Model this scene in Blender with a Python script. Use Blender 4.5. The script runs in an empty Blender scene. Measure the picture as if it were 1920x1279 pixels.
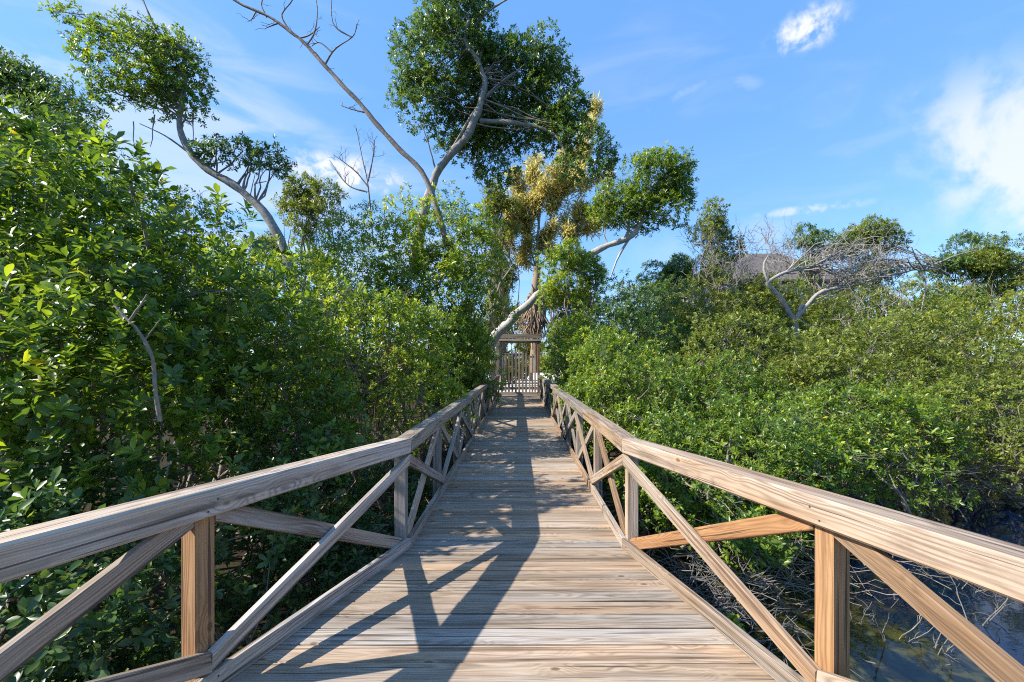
import bpy, math, random
import numpy as np
from mathutils import Vector, Matrix

random.seed(7)
SC = bpy.context.scene
COL = SC.collection
R = math.radians

# ------------------------------------------------------------------ camera, sky, sun, exposure
F, VX, VY, EYE = 800.0, 974.0, 677.0, 1.555          # focal length in photo pixels, axis point, eye height over the deck
cam_d = bpy.data.cameras.new('camera')
cam_d.sensor_width = 36.0
cam_d.lens = F / 1920.0 * 36.0
cam_d.shift_x = -(VX - 960.0) / 1920.0
cam_d.shift_y = (VY - 639.5) / 1920.0
cam_d.clip_start, cam_d.clip_end = 0.05, 3000.0
cam = bpy.data.objects.new('camera', cam_d)
cam.location = (0, 0, EYE)
cam.rotation_euler = (R(90), 0, 0)
COL.objects.link(cam)
SC.camera = cam

SUN = Vector((-1.09, -0.25, 0.914)).normalized()      # towards the sun
sun_el = math.asin(SUN.z)
sun_az = math.atan2(SUN.x, SUN.y)
sd = bpy.data.lights.new('sun', 'SUN')
sd.energy, sd.angle, sd.color = 3.6, R(0.53), (1.0, 0.93, 0.82)
so = bpy.data.objects.new('sun', sd)
so.rotation_euler = (-SUN).to_track_quat('-Z', 'Y').to_euler()
so.location = SUN * 40
COL.objects.link(so)

SC.view_settings.view_transform = 'Standard'
SC.view_settings.look = 'None'
SC.view_settings.exposure = 1.46
SC.view_settings.gamma = 1.0
SC.view_settings.use_curve_mapping = False
SC.render.engine = 'CYCLES'
SC.cycles.max_bounces = 8
SC.cycles.diffuse_bounces = 4
SC.cycles.transmission_bounces = 6
SC.cycles.use_denoising = False
SC.cycles.filter_width = 1.1
SC.cycles.caustics_reflective = False
SC.cycles.caustics_refractive = False


def pix_dir(px, py):
    return Vector(((px - VX) / F, 1.0, -(py - VY) / F)).normalized()


class NT:
    """small helper round a node tree"""
    def __init__(self, tree):
        self.t = tree
        tree.nodes.clear()

    def n(self, typ, **kw):
        nd = self.t.nodes.new(typ)
        for k, v in kw.items():
            setattr(nd, k, v)
        return nd

    def l(self, a, b):
        self.t.links.new(a, b)

    def put(self, sock, v):
        if hasattr(v, 'is_linked') or hasattr(v, 'links'):
            self.l(v, sock)
        else:
            sock.default_value = v

    def math(self, op, a, b=0.0, c=0.0, clamp=False):
        nd = self.n('ShaderNodeMath', operation=op, use_clamp=clamp)
        for i, v in enumerate((a, b, c)):
            self.put(nd.inputs[i], v)
        return nd.outputs[0]

    def vec(self, op, a, b=(0, 0, 0)):
        nd = self.n('ShaderNodeVectorMath', operation=op)
        self.put(nd.inputs[0], a)
        self.put(nd.inputs[1], b)
        return nd.outputs['Value'] if op in ('DOT_PRODUCT', 'LENGTH') else nd.outputs[0]

    def mapping(self, v, scale=(1, 1, 1), loc=(0, 0, 0), rot=(0, 0, 0)):
        nd = self.n('ShaderNodeMapping')
        self.l(v, nd.inputs[0])
        self.put(nd.inputs[1], loc)
        nd.inputs[2].default_value = rot
        nd.inputs[3].default_value = scale
        return nd.outputs[0]

    def noise(self, v, scale, detail=3.0, rough=0.55, dist=0.0):
        nd = self.n('ShaderNodeTexNoise')
        self.l(v, nd.inputs['Vector'])
        nd.inputs['Scale'].default_value = scale
        nd.inputs['Detail'].default_value = detail
        nd.inputs['Roughness'].default_value = rough
        nd.inputs['Distortion'].default_value = dist
        return nd.outputs[0]

    def ramp(self, f, stops, interp='LINEAR'):
        nd = self.n('ShaderNodeValToRGB')
        nd.color_ramp.interpolation = interp
        el = nd.color_ramp.elements
        while len(el) > 1:
            el.remove(el[-1])
        for i, (p, c) in enumerate(stops):
            e = el[0] if i == 0 else el.new(p)
            e.position = p
            e.color = (c[0], c[1], c[2], 1) if not isinstance(c, (int, float)) else (c, c, c, 1)
        self.put(nd.inputs[0], f)
        return nd.outputs[0]

    def mix(self, f, a, b, typ='MIX'):
        nd = self.n('ShaderNodeMix', data_type='RGBA', blend_type=typ)
        self.put(nd.inputs[0], f)
        for s, v in ((nd.inputs[6], a), (nd.inputs[7], b)):
            if isinstance(v, tuple):
                s.default_value = (v[0], v[1], v[2], 1)
            else:
                self.l(v, s)
        return nd.outputs[2]


def rng3(f, lo, hi, nt):
    nd = nt.n('ShaderNodeMapRange', interpolation_type='SMOOTHSTEP')
    nt.put(nd.inputs[0], f)
    nd.inputs[1].default_value, nd.inputs[2].default_value = lo, hi
    return nd.outputs[0]


world = bpy.data.worlds.new('World')
SC.world = world
world.use_nodes = True
w = NT(world.node_tree)
out = w.n('ShaderNodeOutputWorld')
bg = w.n('ShaderNodeBackground')
bg.inputs[1].default_value = 0.15
sky = w.n('ShaderNodeTexSky', sky_type='NISHITA')
sky.sun_disc = False
sky.sun_elevation = sun_el
sky.sun_rotation = sun_az
sky.altitude = 0
sky.air_density = 1.0
sky.dust_density = 0.3
sky.ozone_density = 2.6
tc = w.n('ShaderNodeTexCoord')
D = tc.outputs['Generated']


def lobe(px, py, a, b, tilt=0.0):
    """soft elliptical region of the sky round one direction; a, b are half sizes as slopes"""
    c = pix_dir(px, py)
    r = c.cross(Vector((0, 0, 1))).normalized()
    u = r.cross(c).normalized()
    ux = r * math.cos(tilt) + u * math.sin(tilt)
    uy = u * math.cos(tilt) - r * math.sin(tilt)
    d = w.vec('SUBTRACT', D, tuple(c))
    x = w.math('DIVIDE', w.vec('DOT_PRODUCT', d, tuple(ux)), a)
    y = w.math('DIVIDE', w.vec('DOT_PRODUCT', d, tuple(uy)), b)
    q = w.math('ADD', w.math('MULTIPLY', x, x), w.math('MULTIPLY', y, y))
    return w.math('EXPONENT', w.math('MULTIPLY', q, -1.0))


fluff = w.noise(D, 9.0, 7.0, 0.58, 0.3)
fine = w.noise(D, 26.0, 6.0, 0.6, 0.2)
wisp = w.noise(w.mapping(D, (1.2, 3.0, 7.0), rot=(0.2, 0.35, 0.3)), 2.2, 7.0, 0.55, 0.6)
mask = None
for (px, py, a, b, tilt, lo, hi, gain, tex) in [
        (1512, 55, .050, .030, 0.1, .30, .75, .95, fine),
        (1985, 315, .185, .105, -.75, .20, .70, .80, fluff),
        (1890, 200, .11, .030, 0.12, .20, .80, .60, fluff),
        (1520, 392, .085, .009, -.05, .22, .80, .55, fine),
        (1275, 178, .06, .010, .25, .30, .9, .16, fine),
        (650, 325, .12, .035, 0.0, .20, .75, .95, fine),
        (1385, 155, .05, .014, -.3, .32, .9, .16, fine),
        (300, 250, .75, .22, -.35, .12, .85, .40, wisp),
        (1480, 440, .30, .05, 0.0, .15, .95, .22, fluff)]:
    m = w.math('MULTIPLY', lobe(px, py, a, b, tilt), rng3(tex, .30, .68, w))
    m = w.math('MULTIPLY', rng3(m, lo * .35, hi, w), gain)
    mask = m if mask is None else w.math('MAXIMUM', mask, m)
thin = w.math('MULTIPLY', rng3(wisp, .48, .85, w), .16)
mask = w.math('MAXIMUM', mask, thin)
skyc = w.mix(1.0, sky.outputs[0], (0.68, 0.73, 0.80), 'MULTIPLY')
skyc = w.mix(0.58, skyc, (.40, 1.18, 2.62))
col = w.mix(mask, skyc, (2.45, 2.52, 2.65))
w.l(col, bg.inputs[0])
w.l(bg.outputs[0], out.inputs[0])

# ------------------------------------------------------------------ materials


def material(name):
    m = bpy.data.materials.new(name)
    m.use_nodes = True
    nt = NT(m.node_tree)
    o = nt.n('ShaderNodeOutputMaterial')
    b = nt.n('ShaderNodeBsdfPrincipled')
    nt.l(b.outputs[0], o.inputs[0])
    return m, nt, b, o


def wood(name, light, mid, dark, grey, grey_amt, streak=1.0, rough=0.75):
    """weathered softwood; local X runs along the board"""
    m, nt, b, o = material(name)
    tcn = nt.n('ShaderNodeTexCoord')
    info = nt.n('ShaderNodeObjectInfo')
    rnd = info.outputs['Random']
    off = nt.n('ShaderNodeCombineXYZ')
    nt.l(nt.math('MULTIPLY', rnd, 37.0), off.inputs[0])
    nt.l(nt.math('MULTIPLY', rnd, 91.0), off.inputs[1])
    nt.l(nt.math('MULTIPLY', rnd, 53.0), off.inputs[2])
    v = nt.vec('ADD', tcn.outputs['Object'], off.outputs[0])
    # knots: sparse cells; they bend the grain round them
    vor = nt.n('ShaderNodeTexVoronoi', feature='F1')
    nt.l(nt.mapping(v, (3.6, 7.0, 7.0)), vor.inputs['Vector'])
    vor.inputs['Scale'].default_value = 1.0
    kd = vor.outputs['Distance']
    sc = nt.n('ShaderNodeSeparateColor')
    nt.l(vor.outputs['Color'], sc.inputs[0])
    sel = nt.math('GREATER_THAN', sc.outputs[0], 0.52)
    near = nt.math('MULTIPLY', nt.math('SUBTRACT', 1.0, rng3(kd, 0.0, 0.5, nt)), sel)
    knot = nt.math('MULTIPLY', nt.math('SUBTRACT', 1.0, rng3(kd, 0.055, 0.12, nt)), sel)
    # long wavering growth rings
    warp = nt.noise(nt.mapping(v, (0.9, 5.0, 5.0)), 1.0, 2.0, 0.5)
    sepv = nt.n('ShaderNodeSeparateXYZ')
    nt.l(tcn.outputs['Object'], sepv.inputs[0])
    wig = nt.noise(nt.mapping(v, (2.6, 14.0, 14.0)), 1.0, 2.0, 0.5)
    yy = nt.math('ADD', nt.math('ADD', sepv.outputs[1], nt.math('MULTIPLY', nt.math('SUBTRACT', nt.math('FRACT', nt.math('MULTIPLY', rnd, 7.3)), .5), .11)), nt.math('MULTIPLY', nt.math('SUBTRACT', wig, .5), .020))
    zz = nt.math('ADD', nt.math('ADD', sepv.outputs[2], .045), nt.math('MULTIPLY', nt.math('SUBTRACT', warp, .5), .17))
    s = nt.math('SQRT', nt.math('ADD', nt.math('MULTIPLY', yy, yy), nt.math('MULTIPLY', zz, zz)))
    s = nt.math('ADD', s, nt.math('MULTIPLY', near, 0.028))
    ring = nt.math('SINE', nt.math('MULTIPLY', s, 640.0))
    ring = nt.math('MULTIPLY_ADD', ring, 0.5, 0.5)
    ring = nt.math('POWER', ring, 1.6)
    fib = nt.noise(nt.mapping(v, (2.2, 120.0, 120.0)), 1.0, 3.0, 0.6)
    strk = nt.noise(nt.mapping(v, (0.8, 26.0, 26.0)), 1.0, 4.0, 0.62)
    blot = nt.noise(nt.mapping(v, (1.3, 6.0, 6.0)), 1.0, 4.0, 0.6)
    blot2 = nt.noise(nt.mapping(v, (0.7, 3.0, 3.0), (5, 3, 1)), 1.0, 3.0, 0.6)
    c = nt.mix(nt.ramp(blot, [(.36, 0), (.64, 1)]), light, mid)
    gm = nt.math('MULTIPLY', nt.math('ADD', nt.ramp(blot2, [(.38, 0), (.62, 1)]), nt.math('MULTIPLY', nt.math('SUBTRACT', rnd, 0.5), 0.9)), grey_amt, clamp=True)
    c = nt.mix(gm, c, grey)
    rmod = nt.ramp(nt.noise(nt.mapping(v, (1.1, 9.0, 9.0), (2, 7, 3)), 1.0, 3.0, .6), [(.36, .12), (.66, 1)])
    c = nt.mix(nt.math('MULTIPLY', nt.math('MULTIPLY', ring, rmod), 0.62 * streak), c, dark)
    c = nt.mix(nt.math('MULTIPLY', nt.ramp(strk, [(.50, 0), (.70, 1)]), 0.80 * streak), c, dark)
    c = nt.mix(nt.math('MULTIPLY', nt.ramp(fib, [(.5, 0), (.75, 1)]), 0.55 * streak), c, dark)
    crack = nt.noise(nt.mapping(v, (0.9, 70.0, 70.0), (9, 2, 4)), 1.0, 2.0, 0.5)
    ck = nt.ramp(crack, [(.635, 0), (.67, 1)])
    c = nt.mix(nt.math('MULTIPLY', ck, 0.8), c, (.035, .027, .022))
    halo = nt.math('MULTIPLY', nt.math('SUBTRACT', 1.0, rng3(kd, 0.10, 0.26, nt)), sel)
    c = nt.mix(nt.math('MULTIPLY', halo, 0.35), c, light)
    c = nt.mix(nt.math('MULTIPLY', knot, 0.8), c, (.10, .055, .03))
    stn = nt.noise(nt.mapping(v, (2.4, 7.0, 7.0), (3, 8, 6)), 1.0, 5.0, .7)
    c = nt.mix(nt.math('MULTIPLY', nt.ramp(stn, [(.56, 0), (.72, 1)]), .45), c, (dark[0] * 1.3, dark[1] * 1.3, dark[2] * 1.35))
    warm = nt.math('MULTIPLY', nt.ramp(nt.math('FRACT', nt.math('MULTIPLY', rnd, 29.3)), [(.45, 0), (.9, 1)]), .55)
    c = nt.mix(warm, c, nt.mix(1.0, c, (1.14, .95, .76), 'MULTIPLY'))
    tint = nt.math('MULTIPLY_ADD', nt.math('FRACT', nt.math('MULTIPLY', rnd, 13.7)), 0.50, 0.74)
    tn = nt.n('ShaderNodeCombineXYZ')
    for i in range(3):
        nt.l(tint, tn.inputs[i])
    c = nt.mix(1.0, c, tn.outputs[0], 'MULTIPLY')
    nt.l(c, b.inputs['Base Color'])
    b.inputs['Roughness'].default_value = rough
    b.inputs['Specular IOR Level'].default_value = 0.3
    h = nt.math('SUBTRACT', nt.math('MULTIPLY', fib, 0.5), nt.math('MULTIPLY', ck, 1.1))
    h = nt.math('SUBTRACT', h, nt.math('MULTIPLY', ring, 0.18))
    bp = nt.n('ShaderNodeBump')
    bp.inputs['Strength'].default_value = 0.55
    bp.inputs['Distance'].default_value = 0.004
    nt.l(h, bp.inputs['Height'])
    nt.l(bp.outputs[0], b.inputs['Normal'])
    return m


M_DECK = wood('deck_wood', (.44, .345, .25), (.325, .23, .15), (.10, .070, .047), (.365, .335, .30), .8)
M_RAIL = wood('rail_wood', (.50, .40, .30), (.38, .285, .20), (.11, .082, .062), (.43, .40, .37), 1.0, 1.1)
M_TAN = wood('tan_wood', (.38, .27, .175), (.28, .18, .105), (.085, .055, .036), (.315, .285, .25), .85, 1.1)
M_GREY = wood('grey_wood', (.33, .285, .235), (.26, .215, .17), (.085, .066, .052), (.285, .27, .25), .95, 1.1)
M_NEW = wood('new_wood', (.44, .26, .125), (.35, .185, .08), (.14, .068, .032), (.33, .23, .15), .35, 1.1)


M_NAIL, nt, b, o = material('nail_steel')
b.inputs['Base Color'].default_value = (.035, .03, .028, 1)
b.inputs['Roughness'].default_value = .6


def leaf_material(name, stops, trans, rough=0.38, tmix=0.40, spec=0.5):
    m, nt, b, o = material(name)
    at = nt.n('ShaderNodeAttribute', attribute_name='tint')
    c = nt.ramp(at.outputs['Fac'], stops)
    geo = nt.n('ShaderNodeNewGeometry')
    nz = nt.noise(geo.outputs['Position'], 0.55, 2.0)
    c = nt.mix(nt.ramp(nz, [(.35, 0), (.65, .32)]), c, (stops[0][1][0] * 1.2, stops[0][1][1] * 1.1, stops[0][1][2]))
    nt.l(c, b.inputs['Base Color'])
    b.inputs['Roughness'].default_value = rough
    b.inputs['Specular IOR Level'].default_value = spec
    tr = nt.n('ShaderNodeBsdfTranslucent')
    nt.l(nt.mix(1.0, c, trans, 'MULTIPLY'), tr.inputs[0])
    mx = nt.n('ShaderNodeMixShader')
    mx.inputs[0].default_value = tmix
    nt.l(b.outputs[0], mx.inputs[1])
    nt.l(tr.outputs[0], mx.inputs[2])
    nt.l(mx.outputs[0], o.inputs[0])
    return m


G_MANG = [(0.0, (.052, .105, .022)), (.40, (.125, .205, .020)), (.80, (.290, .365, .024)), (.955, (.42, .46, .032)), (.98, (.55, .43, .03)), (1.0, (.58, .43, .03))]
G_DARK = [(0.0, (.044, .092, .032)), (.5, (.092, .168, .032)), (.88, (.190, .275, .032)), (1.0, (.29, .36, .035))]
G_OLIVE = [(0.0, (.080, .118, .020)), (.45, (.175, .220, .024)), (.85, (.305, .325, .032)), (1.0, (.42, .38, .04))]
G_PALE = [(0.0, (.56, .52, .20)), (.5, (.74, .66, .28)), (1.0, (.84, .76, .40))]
M_MANG = leaf_material('mangrove_leaf', G_MANG, (2.0, 1.9, 1.0), 0.36)
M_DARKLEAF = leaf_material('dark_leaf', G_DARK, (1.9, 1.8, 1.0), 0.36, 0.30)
M_OLIVE = leaf_material('olive_leaf', G_OLIVE, (1.7, 1.6, 1.0), 0.45)
M_PALE = leaf_material('casuarina_needle', G_PALE, (1.2, 1.2, 1.0), 0.6, 0.55)


def bark(name, a, b_, scale=14.0, rough=0.85):
    m, nt, b, o = material(name)
    geo = nt.n('ShaderNodeNewGeometry')
    n1 = nt.noise(geo.outputs['Position'], scale, 5.0, 0.65)
    n2 = nt.noise(geo.outputs['Position'], scale * .22, 3.0)
    c = nt.mix(nt.ramp(n1, [(.35, 0), (.65, 1)]), a, b_)
    c = nt.mix(nt.ramp(n2, [(.45, 0), (.7, .5)]), c, (a[0] * .6, a[1] * .62, a[2] * .6))
    nt.l(c, b.inputs['Base Color'])
    b.inputs['Roughness'].default_value = rough
    bp = nt.n('ShaderNodeBump')
    bp.inputs['Strength'].default_value = 0.6
    bp.inputs['Distance'].default_value = 0.02
    nt.l(n1, bp.inputs['Height'])
    nt.l(bp.outputs[0], b.inputs['Normal'])
    return m


M_BARK = bark('mangrove_bark', (.17, .135, .10), (.28, .235, .185))
M_PALEBARK = bark('pale_bark', (.17, .155, .135), (.32, .30, .27), 9.0)
M_DEAD = bark('dead_wood', (.22, .20, .175), (.37, .345, .315), 9.0)
M_LOG = bark('grey_log', (.30, .28, .25), (.48, .455, .42), 9.0)
M_DARKTWIG = bark('dark_twig', (.16, .13, .11), (.26, .22, .19))
M_BRUSH = bark('brushwood', (.10, .092, .084), (.20, .188, .175))
M_FROND = bark('dead_frond', (.20, .135, .085), (.34, .25, .17), 20.0)

# ------------------------------------------------------------------ object helpers


def at(px, py, y):
    """world point seen at a photo pixel, y metres in front of the camera"""
    return Vector(((px - VX) / F * y, y, EYE - (py - VY) / F * y))


def tag(o, label=None, cat=None, group=None, kind=None):
    for k, v in (('label', label), ('category', cat), ('group', group), ('kind', kind)):
        if v:
            o[k] = v
    return o


def empty(name, loc=(0, 0, 0), **kw):
    o = bpy.data.objects.new(name, None)
    o.empty_display_size = 0.1
    COL.objects.link(o)
    o.location = loc
    return tag(o, **kw)


def link(name, me, mat=None, parent=None, mw=None):
    if mat and not me.materials:
        me.materials.append(mat)
    o = bpy.data.objects.new(name, me)
    COL.objects.link(o)
    if parent is not None:
        o.parent = parent
        o.matrix_parent_inverse = Matrix.Translation(-parent.location)
    if mw is not None:
        o.matrix_basis = mw
    return o


def np_mesh(name, V, loops, starts, totals, tint=None, smooth=False):
    me = bpy.data.meshes.new(name)
    V = np.ascontiguousarray(V, dtype=np.float32)
    me.vertices.add(len(V))
    me.vertices.foreach_set('co', V.ravel())
    me.loops.add(len(loops))
    me.loops.foreach_set('vertex_index', np.ascontiguousarray(loops, dtype=np.int32))
    me.polygons.add(len(starts))
    me.polygons.foreach_set('loop_start', np.ascontiguousarray(starts, dtype=np.int32))
    me.polygons.foreach_set('loop_total', np.ascontiguousarray(totals, dtype=np.int32))
    if tint is not None:
        a = me.attributes.new('tint', 'FLOAT', 'POINT')
        a.data.foreach_set('value', np.ascontiguousarray(tint, dtype=np.float32))
    me.update(calc_edges=True)
    if smooth:
        me.polygons.foreach_set('use_smooth', np.ones(len(starts), dtype=bool))
    return me


JR = np.random.default_rng(5)


class Tubes:
    """collects tapered tubes into one mesh"""
    def __init__(self):
        self.V, self.Fq, self.n = [], [], 0

    def add(self, pts, r0, r1, sides=6, radii=None):
        P = np.array([tuple(p) for p in pts], dtype=float)
        k = len(P)
        if k > 12:
            jn = np.zeros((k + 2, 3))
            jn[2:-2] = JR.normal(0, 1, (k - 2, 3))
            P += (jn[:-2] + jn[1:-1] + jn[2:]) * (r0 * .07)
        T = np.gradient(P, axis=0)
        T /= np.linalg.norm(T, axis=1)[:, None] + 1e-9
        ref = np.array([0.31, 0.77, 0.55])
        A = np.cross(T, ref)
        A /= np.linalg.norm(A, axis=1)[:, None] + 1e-9
        B = np.cross(T, A)
        rr = np.linspace(r0, r1, k) if radii is None else np.array(radii)
        ang = np.arange(sides) / sides * 2 * math.pi
        rr = rr * JR.uniform(.84, 1.16, k)
        ring = P[:, None, :] + rr[:, None, None] * (np.cos(ang)[None, :, None] * A[:, None, :] + np.sin(ang)[None, :, None] * B[:, None, :])
        self.V.append(ring.reshape(-1, 3))
        i, j = np.meshgrid(np.arange(k - 1), np.arange(sides), indexing='ij')
        a = i * sides + j
        b = i * sides + (j + 1) % sides
        self.Fq.append(np.stack([a, b, b + sides, a + sides], -1).reshape(-1, 4) + self.n)
        self.n += k * sides

    def build(self, name, mat, parent=None):
        V = np.concatenate(self.V)
        Q = np.concatenate(self.Fq)
        if parent is not None:
            pass
        me = np_mesh(name, V, Q.ravel(), np.arange(len(Q)) * 4, np.full(len(Q), 4), smooth=True)
        return link(name, me, mat, parent)


def wander(a, b, n, amp, rng, sag=0.0):
    """crooked line from a to b"""
    a, b = np.array(tuple(a)), np.array(tuple(b))
    t = np.linspace(0, 1, n)
    P = a + (b - a) * t[:, None]
    L = np.linalg.norm(b - a)
    off = np.cumsum(rng.normal(0, 1, (n, 3)), axis=0)
    off -= off[0] + (off[-1] - off[0]) * t[:, None]
    P = P + off * amp * L / math.sqrt(n)
    P[:, 2] += sag * L * np.sin(t * math.pi)
    return P


def smooth_line(pts, n):
    P = np.array([tuple(p) for p in pts], dtype=float)
    k = len(P)
    t = np.linspace(0, k - 1, n)
    out = []
    for x in t:
        i = min(int(x), k - 2)
        u = x - i
        p0, p1, p2, p3 = P[max(i - 1, 0)], P[i], P[i + 1], P[min(i + 2, k - 1)]
        out.append(0.5 * ((2 * p1) + (-p0 + p2) * u + (2 * p0 - 5 * p1 + 4 * p2 - p3) * u * u + (-p0 + 3 * p1 - 3 * p2 + p3) * u ** 3))
    return np.array(out)


# leaf shapes: along +Y, width X, upper face +Z
LEAF_LOW = (np.array([(0, 0, 0), (.21, .56, .07), (0, 1, -.04), (-.21, .56, .07)]), [(0, 1, 2), (0, 2, 3)])
LEAF_MID = (np.array([(0, 0, 0), (.15, .30, .05), (.215, .66, .06), (0, 1, -.06), (-.215, .66, .06), (-.15, .30, .05)]), [(0, 1, 2, 3), (0, 3, 4, 5)])
LEAF_NEEDLE = (np.array([(0, 0, 0), (.024, .5, -.05), (0, 1, -.40), (-.024, .5, -.05)]), [(0, 1, 2), (0, 2, 3)])


def leaf_mesh_high(name, mat, bend, tintv):
    """one large leaf: petiole, blade in two halves about a sunk midrib, drooping tip"""
    ys = [0.0, .10, .22, .42, .64, .84, .96, 1.0]
    ws = [.008, .010, .075, .165, .215, .17, .07, .005]
    V, Fc = [], []
    for y, wd in zip(ys, ws):
        z = -bend * y * y
        V += [(-wd, y, z + wd * .30), (0, y, z), (wd, y, z + wd * .30)]
    for i in range(len(ys) - 1):
        a = i * 3
        Fc += [(a, a + 1, a + 4, a + 3), (a + 1, a + 2, a + 5, a + 4)]
    me = bpy.data.meshes.new(name)
    me.from_pydata(V, [], Fc)
    me.materials.append(mat)
    at_ = me.attributes.new('tint', 'FLOAT', 'POINT')
    at_.data.foreach_set('value', np.full(len(V), tintv, dtype=np.float32))
    me.polygons.foreach_set('use_smooth', np.ones(len(Fc), dtype=bool))
    return me


def norm(a):
    return a / (np.linalg.norm(a, axis=-1, keepdims=True) + 1e-9)


CAMP = np.array([0.0, 0.0, EYE])
LEAF_TOTAL = [0]


def foliage(parent, domes, clump_r, leaf, k, mat, rng, shape=LEAF_LOW, per=8, parts=0, tint_shift=0.0, name='crown', flat=.8, upbias=.80, keep_back=.45, branches=None, low_cut=-.45, fill=.35):
    """leaf clumps spread over and inside ellipsoids; returns the crown object and the clump centres"""
    Pts, Axs, Cls = [], [], []
    centres = []
    for dm_ in domes:
        c, r = dm_[0], dm_[1]
        dens = dm_[2] if len(dm_) > 2 else 1.0
        c, r = np.array(tuple(c)), np.array(tuple(r), dtype=float)
        rm = (r[0] * r[1] * r[2]) ** (1 / 3)
        ncl = max(3, int(1.9 * 4 * math.pi * rm * rm / (math.pi * clump_r ** 2)))
        nin = int(ncl * fill)
        u = norm(rng.normal(0, 1, (ncl * 3, 3)))
        u = u[u[:, 2] > low_cut][:ncl]
        rad = np.maximum(r - clump_r * .55, r * .35)
        cc = c + u * rad * rng.uniform(.74, 1.15, (len(u), 1))
        ui = norm(rng.normal(0, 1, (nin, 3)))
        ci = c + ui * rad * rng.uniform(.25, .75, (nin, 1))
        allc = np.concatenate([cc, ci])
        allu = np.concatenate([u, ui])
        rr = clump_r * rng.uniform(.45, 1.35, len(allc))
        centres.append(cc)
        for q in range(len(allc)):
            n = int(k * dens * 4 * math.pi * rr[q] ** 2 / (leaf * leaf * .42 * per))
            if n < 2:
                n = 2
            v = norm(rng.normal(0, 1, (n, 3)))
            keep = ((v @ allu[q]) > -.25) & ((v[:, 2] > -.55) | (rng.random(n) < .3))
            v = v[keep]
            toc = CAMP - allc[q]
            toc /= np.linalg.norm(toc)
            keep = ((v @ toc) > -.35) | (rng.random(len(v)) < keep_back)
            v = v[keep]
            f = (1 + .22 * np.sin(v[:, 0] * 5 + q) * np.sin(v[:, 1] * 4 + q * 2.3)) * rng.uniform(.55, 1.08, len(v)) ** .8
            p = allc[q] + v * (rr[q] * f)[:, None] * np.array([1, 1, flat])
            Pts.append(p)
            Axs.append(v)
            Cls.append(np.full(len(v), rng.normal(0, .10)))
    P, A, Cq = np.concatenate(Pts), np.concatenate(Axs), np.concatenate(Cls)
    n = len(P)
    A = norm(A * .8 + np.array([-.12, -.02, upbias]) + rng.normal(0, .32, (n, 3)))
    # whorl of leaves round each twig tip
    j = np.arange(per)
    phi = (j * 2.39996)[None, :] + rng.uniform(0, 6.28, (n, 1)) + rng.normal(0, .25, (n, per))
    beta = (.12 + .80 * (j / per))[None, :] + rng.normal(0, .18, (n, per))
    ref = np.where(np.abs(A[:, 2:3]) < .9, np.array([[0, 0, 1.0]]), np.array([[1.0, 0, 0]]))
    X = norm(np.cross(A, ref))
    Y = np.cross(A, X)
    rad = np.cos(phi)[..., None] * X[:, None, :] + np.sin(phi)[..., None] * Y[:, None, :]
    d = norm(np.cos(beta)[..., None] * rad + np.sin(beta)[..., None] * A[:, None, :])
    nn = norm(A[:, None, :] - (d * A[:, None, :]).sum(-1, keepdims=True) * d + rng.normal(0, .18, (n, per, 3)))
    org = P[:, None, :] + A[:, None, :] * (j / per * leaf * .7)[None, :, None] - A[:, None, :] * leaf * .4
    size = leaf * rng.uniform(.62, 1.18, (n, per))
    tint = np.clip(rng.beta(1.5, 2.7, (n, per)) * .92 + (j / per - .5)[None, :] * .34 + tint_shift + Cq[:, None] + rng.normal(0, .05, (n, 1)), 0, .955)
    young = rng.random((n, per)) < .010
    tint = np.where(young, .99, tint)
    org, d, nn = org.reshape(-1, 3), d.reshape(-1, 3), nn.reshape(-1, 3)
    size, tint = size.ravel(), tint.ravel()
    side = np.cross(d, nn)
    N = len(org)
    if parts:
        mid = org + d * size[:, None] * .5
        dep = mid[:, 1]
        sx = VX + mid[:, 0] / np.maximum(dep, .1) * F
        sy = VY - (mid[:, 2] - EYE) / np.maximum(dep, .1) * F
        ok = (dep > .8) & (sx > 5) & (sx < 1915) & (sy > 5) & (sy < 1275)
        idx = np.nonzero(ok)[0]
        cell = (sx[idx] // 14).astype(int) * 1000 + (sy[idx] // 14).astype(int)
        o_ = np.lexsort((dep[idx], cell))
        first = np.r_[True, np.diff(cell[o_]) != 0]
        vis = idx[o_[first]]
        sc_ = size[vis] / dep[vis] * (.35 + np.abs((nn[vis] * norm(CAMP - mid[vis])).sum(-1)))
        pick = vis[np.argsort(-sc_)[:parts]]
        meshes = {}
        for i in pick:
            ti = min(int(tint[i] * 6), 5)
            key = (ti, i % 2)
            if key not in meshes:
                meshes[key] = leaf_mesh_high('leaf', mat, .10 + .16 * (i % 2), (ti + .5) / 6)
            mw = Matrix((
                (side[i, 0], d[i, 0], nn[i, 0], org[i, 0]),
                (side[i, 1], d[i, 1], nn[i, 1], org[i, 1]),
                (side[i, 2], d[i, 2], nn[i, 2], org[i, 2]),
                (0, 0, 0, 1))) @ Matrix.Scale(float(size[i]) * 1.05, 4)
            link('leaf', meshes[key], None, parent, mw)
        mk = np.ones(N, bool)
        mk[pick] = False
        org, d, nn, side, size, tint = org[mk], d[mk], nn[mk], side[mk], size[mk], tint[mk]
        N = len(org)
    T, faces = shape
    wj = rng.uniform(.8, 1.2, N)
    V = org[:, None, :] + size[:, None, None] * (T[None, :, 0:1] * wj[:, None, None] * side[:, None, :] + T[None, :, 1:2] * d[:, None, :] + T[None, :, 2:3] * nn[:, None, :])
    nv = len(T)
    fl = np.array([i for f in faces for i in f])
    tot = np.array([len(f) for f in faces])
    loops = (np.arange(N)[:, None] * nv + fl[None, :]).ravel()
    totals = np.tile(tot, N)
    starts = np.r_[0, np.cumsum(totals)[:-1]]
    me = np_mesh(name, V.reshape(-1, 3), loops, starts, totals, np.repeat(tint, nv))
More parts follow.
